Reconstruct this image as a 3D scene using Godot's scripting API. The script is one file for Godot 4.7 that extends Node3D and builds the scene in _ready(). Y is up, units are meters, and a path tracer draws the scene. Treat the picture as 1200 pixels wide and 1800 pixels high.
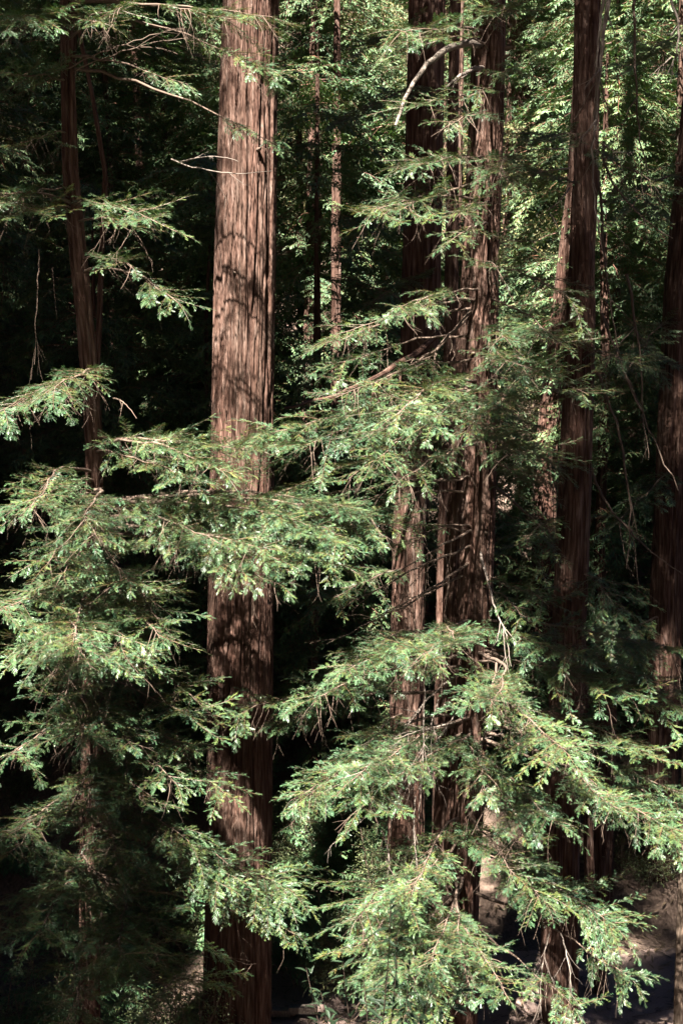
extends Node3D
# A redwood grove seen from a slope: camera, sky and sun first, then terrain, then trees and small things.

const FOCAL := 2472.7          # pixels of the 1200 x 1800 photograph for a 40 degree vertical view
const SUN_AZ := -16.0          # degrees, the sun stands behind the viewer and to this side
const SUN_EL := 56.0
var eye := Vector3(0, 9, 0)
var view: Basis
var sun_to: Vector3            # towards the sun
var e1: Vector3
var e2: Vector3
var rng := RandomNumberGenerator.new()
var nz := FastNoiseLite.new()
var nz2 := FastNoiseLite.new()
var mats := {}
var sprays := []               # close needle sprays
var laterals := []             # side branchlets of the near boughs, in three lengths
var clusters := []             # coarser sprays of distant crowns
var broad := []                # broad leaved twigs
var gate := PackedFloat32Array()
var cover := PackedFloat32Array()   # how much foliage the high crowns hold along each sun ray
const GN := 1300
const GC := 0.1
var taken := {}


# ---------------------------------------------------------------- helpers
class MB:
	var v := PackedVector3Array()
	var n := PackedVector3Array()
	var c := PackedColorArray()
	var t := PackedVector2Array()
	var i := PackedInt32Array()

	func tri(a: Vector3, b: Vector3, d: Vector3, col: Color) -> void:   # counter-clockwise seen from outside
		var k := v.size()
		var m := (b - a).cross(d - a).normalized()
		v.append_array([a, b, d]); n.append_array([m, m, m]); c.append_array([col, col, col])
		t.append_array([Vector2(a.x, a.y), Vector2(b.x, b.y), Vector2(d.x, d.y)])
		i.append_array([k, k + 2, k + 1])

	func leaf(p: Vector3, dir: Vector3, side: Vector3, lift: Vector3, ln: float, w: float, c0: Color, c1: Color) -> void:
		var k := v.size()
		var a := p + dir * ln * 0.5 + side * w * 0.5
		var b := p + dir * ln + lift
		var d := p + dir * ln * 0.5 - side * w * 0.5
		var m := side.cross(dir).normalized()
		v.append_array([p, a, b, d]); n.append_array([m, m, m, m]); c.append_array([c0, c1, c1, c1])
		t.append_array([Vector2(0, 0), Vector2(1, 0), Vector2(1, 1), Vector2(0, 1)])
		i.append_array([k, k + 2, k + 1, k, k + 3, k + 2])

	func tube(pts: Array, r0: float, r1: float, seg: int, col: Color) -> void:
		var k0 := v.size()
		var cnt := pts.size()
		var along := 0.0
		for q in cnt:
			var p: Vector3 = pts[q]
			var f: Vector3 = (pts[mini(q + 1, cnt - 1)] - pts[maxi(q - 1, 0)]).normalized()
			var s := f.cross(Vector3.UP if absf(f.y) < 0.9 else Vector3.RIGHT).normalized()
			var u := s.cross(f)
			var r := lerpf(r0, r1, float(q) / maxi(cnt - 1, 1))
			if q > 0:
				along += p.distance_to(pts[q - 1])
			for g in seg + 1:
				var a := TAU * g / seg
				var d := s * cos(a) + u * sin(a)
				v.append(p + d * r); n.append(d); c.append(col); t.append(Vector2(a * r0, along))
		for q in cnt - 1:
			for g in seg:
				var a := k0 + q * (seg + 1) + g
				var b := a + seg + 1
				i.append_array([a, a + 1, b, a + 1, b + 1, b])

	func mesh() -> ArrayMesh:
		var m := ArrayMesh.new()
		if v.is_empty():
			return m
		var arr := []
		arr.resize(Mesh.ARRAY_MAX)
		arr[Mesh.ARRAY_VERTEX] = v; arr[Mesh.ARRAY_NORMAL] = n; arr[Mesh.ARRAY_COLOR] = c; arr[Mesh.ARRAY_TEX_UV] = t; arr[Mesh.ARRAY_INDEX] = i
		m.add_surface_from_arrays(Mesh.PRIMITIVE_TRIANGLES, arr)
		return m


func rf(a: float, b: float) -> float:
	return rng.randf_range(a, b)


func at(px: float, py: float, depth: float) -> Vector3:      # where the ray of a pixel meets the upright plane z = -depth
	var d := view * Vector3((px - 600.0) / FOCAL, (900.0 - py) / FOCAL, -1.0)
	return eye + d * (depth / -d.z)


func metres(w: float, depth: float) -> float:                # size of w pixels at that depth
	return w / FOCAL * depth


func land(x: float, z: float) -> float:
	var h := 0.0
	if z > -15.0:
		h = 7.4 * smoothstep(-15.0, 2.0, z) + maxf(0.0, z - 2.0) * 0.4
	elif z < -21.5:
		var q := -21.5 - z
		h = 0.62 * q + 0.5 * sqrt(q) * 0.6 - minf(q, 4.0) * 0.12
	h += 0.25 * nz.get_noise_2d(x * 3.0, z * 3.0) * clampf(absf(z + 19.5) / 4.0 - 0.5, 0.0, 4.0)
	return h


func numbered(called: String) -> String:
	taken[called] = taken.get(called, -1) + 1
	return called if taken[called] == 0 else "%s_%03d" % [called, taken[called]]


func thing(called: String, where: Vector3, label: String, category: String, group := "") -> Node3D:
	var o := Node3D.new()
	o.name = numbered(called)
	add_child(o)
	o.position = where
	o.set_meta("label", label); o.set_meta("category", category)
	if group:
		o.set_meta("group", group)
	return o


func part(parent: Node3D, called: String, m: Mesh, mat: Material, own_axes := false) -> MeshInstance3D:
	var o := MeshInstance3D.new()
	o.name = called
	o.mesh = m
	o.material_override = mat
	parent.add_child(o, true)
	if not own_axes:
		var p: Node3D = parent
		while p != self and p != null:      # the mesh is written in world coordinates
			o.position -= p.position
			p = p.get_parent() as Node3D
	return o


func copies(parent: Node3D, called: String, m: Mesh, mat: Material, where: Array, tints: PackedColorArray) -> void:
	if where.is_empty():
		return
	var mm := MultiMesh.new()
	mm.transform_format = MultiMesh.TRANSFORM_3D
	mm.use_colors = true
	mm.mesh = m
	mm.instance_count = where.size()
	instances += where.size()
	for k in where.size():
		mm.set_instance_transform(k, where[k])
		mm.set_instance_color(k, tints[k])
	var o := MultiMeshInstance3D.new()
	o.name = called
	o.multimesh = mm
	o.material_override = mat
	parent.add_child(o, true)
	var p: Node3D = parent
	while p != self and p != null:
		o.position -= p.position
		p = p.get_parent() as Node3D
	o.set_meta("kind", "stuff")


func tint(spread := 0.22) -> Color:
	var b := rf(1.0 - spread, 1.0 + spread)
	var warm := rf(-0.1, 0.12)
	return Color(b * (1.0 + warm), b, b * (1.0 - warm))


# ---------------------------------------------------------------- where the sun comes through the canopy
func open_to_sun(p: Vector3, r: float, clear := 1.0) -> void:   # leave out foliage that would shade p from farther than clear metres
	var x := p.dot(e1) / GC + GN * 0.5
	var y := p.dot(e2) / GC + GN * 0.5
	var s := p.dot(sun_to) + clear
	var k := int(ceil(r / GC))
	for a in range(-k, k + 1):
		for b in range(-k, k + 1):
			if a * a + b * b > k * k:
				continue
			var gx := int(x) + a
			var gy := int(y) + b
			if gx < 0 or gy < 0 or gx >= GN or gy >= GN:
				continue
			var q := gx * GN + gy
			gate[q] = minf(gate[q], s)


func keep_shaded(p: Vector3, r: float) -> void:              # the canopy stays closed over p
	var x := int(p.dot(e1) / GC + GN * 0.5)
	var y := int(p.dot(e2) / GC + GN * 0.5)
	var k := int(ceil(r / GC))
	for a in range(-k, k + 1):
		for b in range(-k, k + 1):
			if a * a + b * b <= k * k:
				gate[clampi(x + a, 0, GN - 1) * GN + clampi(y + b, 0, GN - 1)] = 1e9


func add_cover(p: Vector3, r: float) -> void:
	var x := int(p.dot(e1) / GC + GN * 0.5)
	var y := int(p.dot(e2) / GC + GN * 0.5)
	var k := maxi(1, int(r / GC))
	if x < k or y < k or x >= GN - k or y >= GN - k:
		return
	for a in range(-k, k + 1):
		for b in range(-k, k + 1):
			cover[(x + a) * GN + y + b] += 0.5


func shades_a_gap(p: Vector3) -> bool:
	var gx := int(p.dot(e1) / GC + GN * 0.5)
	var gy := int(p.dot(e2) / GC + GN * 0.5)
	if gx < 0 or gy < 0 or gx >= GN or gy >= GN:
		return false
	return p.dot(sun_to) > gate[gx * GN + gy]


# ---------------------------------------------------------------- foliage shapes
const GREEN := Color(0.038, 0.09, 0.042)
const YOUNG := Color(0.1, 0.175, 0.066)
const TWIG := Color(0.13, 0.085, 0.055)


func needle_twig(m: MB, p: Vector3, dir: Vector3, up: Vector3, ln: float, young: float) -> void:
	var side := dir.cross(up).normalized()
	var pts := []
	var bend := rf(-0.1, 0.1)
	var sag := rf(-0.2, 0.16)
	for q in 4:
		var s := q / 3.0
		pts.append(p + dir * ln * s + side * bend * ln * s * s - up * sag * ln * s * s)
	m.tube(pts, 0.0016, 0.0008, 3, TWIG.lerp(GREEN, 0.4))
	var count := int(ln / 0.0047)
	for q in count:
		var s := (q + 0.5) / count
		var c := p + dir * ln * s + side * bend * ln * s * s - up * sag * ln * s * s
		var fwd := (dir + side * 2.0 * bend * s - up * 2.0 * sag * s).normalized()
		var nl := 0.0125 * (0.55 + 0.45 * sin(PI * clampf(s * 0.9 + 0.12, 0, 1))) * rf(0.85, 1.15)
		var col := GREEN.lerp(YOUNG, clampf(young * (0.35 + 1.3 * s * s) + rf(-0.12, 0.12), 0, 1))
		for g in [-1.0, 1.0]:
			var d: Vector3 = (fwd * rf(0.5, 0.75) + side * g + up * rf(0.02, 0.3)).normalized()
			var w := d.cross(up).normalized()
			m.leaf(c, d, w, -up * 0.002, nl, 0.0052, col, col)
	m.leaf(p + (pts[3] - p), (dir - up * 2.0 * sag).normalized(), side, Vector3.ZERO, 0.014, 0.006, YOUNG, YOUNG)


func make_spray(sd: int, ln: float) -> ArrayMesh:
	rng.seed = sd
	var m := MB.new()
	var up := Vector3.UP
	var pts := []
	var wob := rf(-0.12, 0.12)
	var sag := rf(0.02, 0.25)
	for q in 7:
		var s := q / 6.0
		pts.append(Vector3(ln * s, -sag * ln * s * s, wob * ln * s * s))
	m.tube(pts, 0.003, 0.0012, 4, TWIG)
	var count := int(ln / 0.023)
	var g := 1.0
	for q in count:
		var s := (q + 0.7) / count
		var p := Vector3(ln * s, -sag * ln * s * s, wob * ln * s * s)
		var fwd := Vector3(1, -2.0 * sag * s, 2.0 * wob * s).normalized()
		g = -g
		var a := rf(0.45, 0.85) * lerpf(1.0, 0.7, s)
		var d := (fwd * cos(a) + Vector3(0, rf(-0.25, 0.35), g) * sin(a)).normalized()
		var u := (up + Vector3(rf(-0.35, 0.35), 0, rf(-0.4, 0.4))).normalized()
		u = (u - d * u.dot(d)).normalized()
		needle_twig(m, p, d, u, rf(0.06, 0.15) * lerpf(1.0, 0.6, s), rf(0.0, 0.7))
	var e: Vector3 = (pts[6] - pts[5]).normalized()
	needle_twig(m, pts[5], e, (up - e * up.dot(e)).normalized(), rf(0.08, 0.12), rf(0.2, 0.8))
	return m.mesh()


# a side branchlet of a bough, along +x, with its needle sprays
func make_lateral(sd: int, ln: float) -> ArrayMesh:
	rng.seed = sd
	var m := MB.new()
	var fall := rf(-0.1, 0.28)
	var wob := rf(-0.12, 0.12)
	var pts := []
	for h in 6:
		var u := h / 5.0
		pts.append(Vector3(ln * u, -fall * ln * u * u, wob * ln * u * u))
	m.tube(pts, 0.004, 0.0015, 4, TWIG * 0.8)
	var ns := int(ln / 0.02) + 2
	var g := 1.0
	for h in ns:
		var u := (h + 0.6) / ns
		g = -g
		var p := Vector3(ln * u, -fall * ln * u * u, wob * ln * u * u)
		var fd := Vector3(1, -2.0 * fall * u, 2.0 * wob * u).normalized()
		var dir := fd
		if h < ns - 1:
			dir = (fd * rf(0.5, 1.0) + Vector3(0, 0, g) * rf(0.4, 1.0) + Vector3.UP * rf(-0.45, 0.6)).normalized()
		var up := (Vector3.UP + Vector3(rf(-0.4, 0.4), 0, rf(-0.4, 0.4))).normalized()
		var zz := dir.cross(up).normalized()
		var t := Transform3D(Basis(dir, zz.cross(dir), zz) * rf(0.19, 0.39), p)
		var tn := tint(0.3) * (Color(1.35, 1.08, 0.8) if rng.randf() < 0.2 else Color(0.92, 0.97, 1.0))
		if rng.randf() < 0.007:
			tn = Color(1.9, 0.9, 0.7)                 # a withered spray
		var src: Array = (sprays[rng.randi() % sprays.size()] as ArrayMesh).surface_get_arrays(0)
		var k := m.v.size()
		for q in src[Mesh.ARRAY_VERTEX].size():
			m.v.append(t * (src[Mesh.ARRAY_VERTEX][q] as Vector3))
			m.n.append((t.basis * (src[Mesh.ARRAY_NORMAL][q] as Vector3)).normalized())
			m.c.append((src[Mesh.ARRAY_COLOR][q] as Color) * tn)
		m.t.append_array(src[Mesh.ARRAY_TEX_UV])
		for q in src[Mesh.ARRAY_INDEX]:
			m.i.append(k + q)
	return m.mesh()


func strip(m: MB, p: Vector3, d: Vector3, up: Vector3, ln: float, w: float, col: Color) -> void:   # a needle-clad twig seen from afar: two narrow blades in a V
	var side := d.cross(up).normalized()
	var e := p + d * ln - up * ln * rf(0.05, 0.3)
	var mid := p + d * ln * 0.5
	for g in [-1.0, 1.0]:
		var o: Vector3 = mid + side * g * w + up * w * rf(0.1, 0.5)
		var o2: Vector3 = p.lerp(e, 0.85) + side * g * w * 0.7 + up * w * 0.2
		if g > 0:
			m.tri(p, o, mid, col); m.tri(mid, o, o2, col); m.tri(mid, o2, e, col)
		else:
			m.tri(p, mid, o, col); m.tri(mid, o2, o, col); m.tri(mid, e, o2, col)


func make_cluster(sd: int, ln: float) -> ArrayMesh:          # a branchlet about a metre long carrying many twigs, along +x
	rng.seed = sd
	var m := MB.new()
	var sag := rf(0.2, 0.5)
	var pts := []
	for q in 5:
		var s := q / 4.0
		pts.append(Vector3(ln * s, -sag * ln * s * s, 0))
	m.tube(pts, 0.009, 0.003, 3, TWIG)
	for q in 11:
		var s := (q + 1.0) / 11.0
		var p := Vector3(ln * s, -sag * ln * s * s, 0)
		var g := 1.0 if q % 2 == 0 else -1.0
		var a := rf(0.7, 1.1)
		var d := Vector3(cos(a), rf(-0.5, 0.05), g * sin(a)).normalized()
		var sl := rf(0.28, 0.5) * lerpf(1.0, 0.55, s)
		if q == 10:
			d = Vector3(1, -0.6, 0).normalized()
		m.tube([p, p + d * sl], 0.003, 0.002, 3, TWIG)
		for h in 13:
			var f := (h + 0.6) / 13.0
			var gg := 1.0 if h % 2 == 0 else -1.0
			var sd2 := d.cross(Vector3.UP).normalized()
			var td := (d * rf(0.4, 0.9) + sd2 * gg * rf(0.6, 1.0) + Vector3.UP * rf(-0.55, 0.2)).normalized()
			var u := (Vector3.UP + Vector3(rf(-0.5, 0.5), 0, rf(-0.5, 0.5))).normalized()
			strip(m, p + d * sl * f, td, u, rf(0.06, 0.14), rf(0.011, 0.017), GREEN.lerp(YOUNG, rf(0, 0.7)))
	return m.mesh()


func make_broad(sd: int) -> ArrayMesh:                       # a twig of small broad leaves
	rng.seed = sd
	var m := MB.new()
	m.tube([Vector3.ZERO, Vector3(0.4, 0.03, 0.02), Vector3(0.8, -0.05, 0)], 0.007, 0.002, 3, TWIG)
	for q in 70:
		var p := Vector3(rf(0.1, 0.85), 0, 0) + Vector3(rf(-0.1, 0.1), rf(-0.22, 0.2), rf(-0.32, 0.32))
		var d := Vector3(rf(-0.3, 1), rf(-0.9, 0.3), rf(-1, 1)).normalized()
		var u := Vector3(rf(-0.6, 0.6), 1, rf(-0.6, 0.6)).normalized()
		var s := d.cross(u).normalized()
		var col := Color(0.068, 0.092, 0.042).lerp(Color(0.145, 0.165, 0.075), rf(0, 0.8))
		m.leaf(p, d, s, Vector3.ZERO, rf(0.05, 0.1), rf(0.02, 0.036), col, col)
	return m.mesh()


# ---------------------------------------------------------------- materials
func noise_tex(sd: int, freq: float, cols: Array, octaves := 4, size := 512) -> NoiseTexture2D:
	var n := FastNoiseLite.new()
	n.seed = sd
	n.frequency = freq
	n.noise_type = FastNoiseLite.TYPE_SIMPLEX_SMOOTH
	n.fractal_octaves = octaves
	var t := NoiseTexture2D.new()
	t.width = size; t.height = size; t.seamless = true; t.noise = n
	if cols:
		var g := Gradient.new()
		g.offsets = PackedFloat32Array(range(cols.size()).map(func(k): return float(k) / (cols.size() - 1)))
		g.colors = PackedColorArray(cols.map(func(k: Color): return k.linear_to_srgb()))
		t.color_ramp = g
	return t


func bark_material(called: String, cols: Array, sd: int, across := 2.2) -> StandardMaterial3D:
	var m := StandardMaterial3D.new()
	m.resource_name = called
	m.albedo_texture = noise_tex(sd, 0.02, cols, 5)
	m.uv1_scale = Vector3(across, 0.16, 1)
	m.vertex_color_use_as_albedo = true
	m.roughness = 0.85
	m.metallic_specular = 0.3
	var nt := noise_tex(sd + 7, 0.03, [], 4)
	nt.as_normal_map = true
	nt.bump_strength = 14.0
	m.normal_enabled = true
	m.normal_texture = nt
	m.normal_scale = 0.5
	return m


func make_materials() -> void:
	mats.redwood = bark_material("redwood_bark", [Color(0.02, 0.009, 0.006), Color(0.052, 0.026, 0.018), Color(0.094, 0.056, 0.043), Color(0.165, 0.118, 0.1)], 11)
	mats.dead = bark_material("bare_wood", [Color(0.09, 0.072, 0.06), Color(0.16, 0.13, 0.11), Color(0.23, 0.195, 0.165)], 51, 6.0)
	mats.wood = bark_material("branch_bark", [Color(0.06, 0.04, 0.03), Color(0.12, 0.085, 0.065), Color(0.17, 0.13, 0.105)], 71, 8.0)
	var f := StandardMaterial3D.new()
	f.resource_name = "redwood_needles"
	f.vertex_color_use_as_albedo = true
	f.roughness = 0.38
	f.metallic_specular = 0.52
	f.backlight_enabled = true
	f.backlight = Color(0.5, 0.55, 0.3)
	mats.needles = f
	var b := f.duplicate()
	b.resource_name = "broad_leaves"
	b.roughness = 0.5
	b.metallic_specular = 0.42
	mats.leaves = b
	var h := f.duplicate()
	h.resource_name = "distant_needles"
	h.roughness = 0.55
	h.metallic_specular = 0.4
	mats.far_needles = h
	var g := StandardMaterial3D.new()
	g.resource_name = "leaf_litter_soil"
	g.albedo_texture = noise_tex(91, 0.045, [Color(0.03, 0.02, 0.014), Color(0.07, 0.045, 0.032), Color(0.12, 0.082, 0.062), Color(0.18, 0.13, 0.1)], 5)
	g.uv1_triplanar = true
	g.uv1_world_triplanar = true
	g.uv1_scale = Vector3(0.7, 0.7, 0.7)
	g.roughness = 0.95
	mats.soil = g
	var d := g.duplicate()
	d.resource_name = "trail_dirt"
	d.albedo_texture = noise_tex(93, 0.06, [Color(0.17, 0.115, 0.095), Color(0.22, 0.155, 0.13), Color(0.25, 0.18, 0.155)], 5)
	mats.dirt = d


# ---------------------------------------------------------------- trunks
func furrow(x: float, w: float) -> float:
	var a := clampf(absf(x) / w, 0, 1)
	return a * a * (3.0 - 2.0 * a)


func trunk_mesh(line: Array, sd: float, around: int, step: float, relief: float) -> ArrayMesh:   # line: [centre, radius] upwards
	var total: float = line[-1][0].y - line[0][0].y
	var rows := int(total / step) + 1
	var v := PackedVector3Array(); var n := PackedVector3Array(); var c := PackedColorArray(); var t := PackedVector2Array(); var idx := PackedInt32Array()
	v.resize(rows * (around + 1)); n.resize(v.size()); c.resize(v.size()); t.resize(v.size())
	var seg := 0
	for q in rows:
		var y: float = line[0][0].y + total * q / (rows - 1)
		while seg < line.size() - 2 and y > line[seg + 1][0].y:
			seg += 1
		var f := clampf((y - line[seg][0].y) / (line[seg + 1][0].y - line[seg][0].y), 0, 1)
		var mid: Vector3 = line[seg][0].lerp(line[seg + 1][0], f)
		var r: float = lerpf(line[seg][1], line[seg + 1][1], f)
		for g in around + 1:
			var a := TAU * (g % around) / around
			var ca := cos(a)
			var sa := sin(a)
			var wx := ca * r + sd
			var wz := sa * r
			var tw := nz.get_noise_3d(wx * 2.0, y * 1.5, wz * 2.0) * 0.05
			var n1 := nz2.get_noise_3d((wx + tw) * 7.0, y * 0.25, (wz + tw) * 7.0)
			var n2 := nz2.get_noise_3d((wx + tw) * 28.0 + 50.0, y * 0.7, (wz + tw) * 28.0)
			var n3 := nz2.get_noise_3d((wx + tw) * 66.0, y * 1.7 + 9.0, (wz + tw) * 66.0)
			var lump := nz.get_noise_3d(wx * 3.0, y * 0.8 + 30.0, wz * 3.0)
			var h := relief * (0.05 * furrow(n1, 0.16) + 0.027 * furrow(n2, 0.2) + 0.011 * furrow(n3, 0.3) + 0.05 * lump) - relief * 0.075
			var k := q * (around + 1) + g
			v[k] = mid + Vector3(ca, 0, sa) * (r + h)
			t[k] = Vector2(TAU * g / around * maxf(r, 0.05), y)
			var tone := 1.0 + 0.2 * n2 + 0.22 * n3
			var patch := nz.get_noise_3d(wx * 14.0 + 70.0, y * 2.6, wz * 14.0)      # redder and greyer patches of bark
			tone *= 1.0 + 0.55 * patch
			c[k] = Color(tone * (1.0 + 0.1 * n1), tone * (1.0 + 0.12 * patch), tone * (1.0 + 0.2 * patch))
	for q in rows:
		for g in around + 1:
			var k := q * (around + 1) + g
			var du := v[q * (around + 1) + (g + 1) % around] - v[q * (around + 1) + (g - 1 + around) % around]
			var dv := v[mini(q + 1, rows - 1) * (around + 1) + g] - v[maxi(q - 1, 0) * (around + 1) + g]
			n[k] = dv.cross(du).normalized()
	for q in rows - 1:
		for g in around:
			var a := q * (around + 1) + g
			var b := a + around + 1
			idx.append_array([a, a + 1, b, a + 1, b + 1, b])
	var arr := []
	arr.resize(Mesh.ARRAY_MAX)
	arr[Mesh.ARRAY_VERTEX] = v; arr[Mesh.ARRAY_NORMAL] = n; arr[Mesh.ARRAY_COLOR] = c; arr[Mesh.ARRAY_TEX_UV] = t; arr[Mesh.ARRAY_INDEX] = idx
	var m := ArrayMesh.new()
	m.add_surface_from_arrays(Mesh.PRIMITIVE_TRIANGLES, arr)
	return m


class Redwood:
	var node: Node3D
	var line := []
	var wood: Material

	func spot(y: float) -> Vector3:
		for k in line.size() - 1:
			if y <= line[k + 1][0].y or k == line.size() - 2:
				return line[k][0].lerp(line[k + 1][0], (y - line[k][0].y) / (line[k + 1][0].y - line[k][0].y))
		return line[0][0]


# rows: [px, py, width px] from the bottom of the picture to its top, all at one depth
func pixel_tree(called: String, label: String, group: String, depth: float, rows: Array, top: float, mat: String, around: int, step: float, relief := 1.0) -> Redwood:
	var tr := Redwood.new()
	var line := []
	for r in rows:
		var p := at(r[0], r[1], depth)
		line.append([p, metres(r[2], depth) * 0.5])
	var low: Vector3 = line[0][0]
	var lean: Vector3 = (line[1][0] - low) / (line[1][0].y - low.y)
	var g := land(low.x, low.z)
	if low.y > g + 0.1:
		var foot := low + lean * (g - 0.3 - low.y)
		var r0: float = line[0][1]
		if low.y - g > 1.0:
			line.push_front([low + lean * (g + 0.7 - low.y), r0 * 1.08])
			line.push_front([foot, r0 * 1.5])
		else:
			line.push_front([foot, r0 * 1.25])
	else:
		line[0][0] = low + lean * (g - 0.3 - low.y)
	var hi: Vector3 = line[-1][0]
	var hl: Vector3 = (hi - line[-2][0]) / (hi.y - line[-2][0].y)
	if top > hi.y + 1.0:
		line.append([hi + hl * 0.4 * (top - hi.y) + Vector3(0, 0.6 * (top - hi.y), 0), line[-1][1] * 0.3])
	tr.line = line
	tr.node = thing(called, Vector3(line[0][0].x, g, line[0][0].z), label, "tree", group)
	part(tr.node, "trunk", trunk_mesh(line, float(taken[called]) * 17.3 + depth, around, step, relief), mats[mat])
	return tr


# ---------------------------------------------------------------- boughs
# a live bough from p0 to p1 with side branchlets that carry needle sprays; half is the spread to each side in metres
func bough(tr: Redwood, p0: Vector3, p1: Vector3, half: float, bare: float, lit: bool, dense := 1.0, sd := 1, called := "bough") -> void:
	rng.seed = sd * 7919 + 13
	var m := MB.new()
	var ln := p0.distance_to(p1)
	if lit:
		half *= 1.12
		dense *= 1.2
	var axis := []
	var wig := Vector3(rf(-1, 1), 0, rf(-1, 1)) * ln * 0.06
	var rise := ln * rf(0.02, 0.09)
	for q in 13:
		var s := q / 12.0
		axis.append(p0.lerp(p1, s) + Vector3.UP * rise * 4.0 * s * (1.0 - s) * (1.0 - 0.4 * s) + wig * sin(s * PI * 1.5) + Vector3(rf(-1, 1), rf(-1, 1), rf(-1, 1)) * 0.02)
	m.tube(axis, clampf(ln * 0.009, 0.01, 0.04), 0.003, 6, Color.WHITE)
	var where := [[], [], []]
	var tints := [PackedColorArray(), PackedColorArray(), PackedColorArray()]
	var count := int(ln * (1.0 - bare) / 0.055 * dense) + 2
	var g := 1.0
	var shades := rf(0.85, 1.1)
	for q in count + 1:
		var s := lerpf(bare, 1.0, float(q) / count)
		var k := mini(int(s * 12.0), 11)
		var p: Vector3 = axis[k].lerp(axis[k + 1], s * 12.0 - k)
		var f: Vector3 = (axis[k + 1] - axis[k]).normalized()
		var side := f.cross(Vector3.UP).normalized()
		g = -g
		var prof := half * (0.35 + 0.65 * sin(PI * clampf(0.28 + 0.72 * (1.0 - (s - bare) / (1.0 - bare + 0.01)), 0, 1))) * rf(0.55, 1.15)
		if s > 0.97:
			prof *= 0.6
		var a := rf(0.65, 1.15)
		if q == count:
			a = 0.0
		var d := (f * cos(a) + side * g * sin(a) + Vector3.UP * rf(-0.4, 0.42)).normalized()
		if q < count and rng.randf() < (0.1 if nz.get_noise_2d(q * 9.0, sd * 53.0) > -0.12 else 0.6):
			fork(m, p, (d - Vector3.UP * rf(0.3, 1.2)).normalized(), rf(0.2, 0.5), 0.004, 1, 0.5)
			continue
		var zz := d.cross((Vector3.UP + Vector3(rf(-0.25, 0.25), 0, rf(-0.25, 0.25))).normalized()).normalized()
		var kind := 0 if prof < 0.33 else (1 if prof < 0.56 else 2)
		var sc: float = prof / [0.25, 0.42, 0.68][kind]
		where[kind].append(Transform3D(Basis(d, zz.cross(d), zz) * clampf(sc, 0.75, 1.3), p))
		tints[kind].append(tint(0.14) * shades)
		if lit:
			open_to_sun(p, half * 0.58 + 0.1)
			open_to_sun(p + d * prof * 0.7, 0.16)
	var o := part(tr.node, called, m.mesh(), mats.wood)
	for w in [0, 2]:                                  # a handful of one length joins the middle length
		if where[w].size() <= 9:
			where[1].append_array(where[w]); tints[1].append_array(tints[w])
			where[w] = []
	for w in 3:
		copies(o, "foliage", laterals[w][(sd * 3 + w) % 7], mats.needles, where[w], tints[w])


# a smaller bough that leaves the trunk close to the one before
func beside(tr: Redwood, b: Array, y: float, k: int) -> void:
	rng.seed = k * 31 + 7
	if rng.randf() > 0.75 or b[5] > 0.55:
		return
	var tip := at(b[1] + rf(-60, 45) * signf(b[1] - 500.0), b[2] + rf(-38, 45), b[3] + rf(-0.5, 0.5))
	bough(tr, tr.spot(lerpf(y, tip.y, rf(0.4, 0.8))), tip, b[4] * rf(0.6, 0.9), minf(0.8, b[5] + rf(0.05, 0.25)), b[6] == 1, b[7] * 0.85, k + 500)


# a bare branch with forking twigs
func fork(m: MB, p: Vector3, d: Vector3, ln: float, r: float, level: int, sag: float) -> void:
	var pts := [p]
	var q := p
	var e := d
	var steps := 7
	for k in steps:
		e = (e + Vector3(rf(-1, 1), rf(-1, 1), rf(-1, 1)) * 0.16 - Vector3.UP * sag * 0.12).normalized()
		q += e * ln / steps
		pts.append(q)
		if level > 0 and k > 1 and rng.randf() < 0.55:
			var sd := (e + Vector3(rf(-1, 1), rf(-0.9, 0.5), rf(-1, 1)) * 0.9).normalized()
			fork(m, q, sd, ln * rf(0.25, 0.5), r * lerpf(1.0, 0.4, float(k) / steps) * 0.55, level - 1, sag)
	m.tube(pts, r, r * 0.35, 5, Color.WHITE)


func bare_branch(tr: Redwood, p0: Vector3, p1: Vector3, r: float, twigs: int, sd: int, bow: Vector3, mat := "dead", called := "bare_branch") -> void:
	rng.seed = sd * 1301 + 5
	var m := MB.new()
	var pts := []
	var ln := p0.distance_to(p1)
	for q in 15:
		var s := q / 14.0
		pts.append(p0.lerp(p1, s) + bow * 4.0 * s * (1.0 - s) + Vector3(rf(-1, 1), rf(-1, 1), rf(-1, 1)) * ln * 0.008)
	m.tube(pts, r, r * 0.3, 7, Color.WHITE)
	for q in twigs:
		var s := rf(0.25, 0.95)
		var k := int(s * 14.0)
		var f: Vector3 = (pts[k + 1] - pts[k]).normalized()
		fork(m, pts[k], (f + Vector3(rf(-1, 1), rf(-1, 0.6), rf(-1, 1))).normalized(), ln * rf(0.15, 0.4), r * 0.4, 1, 0.4)
	part(tr.node, called, m.mesh(), mats[mat])


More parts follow.
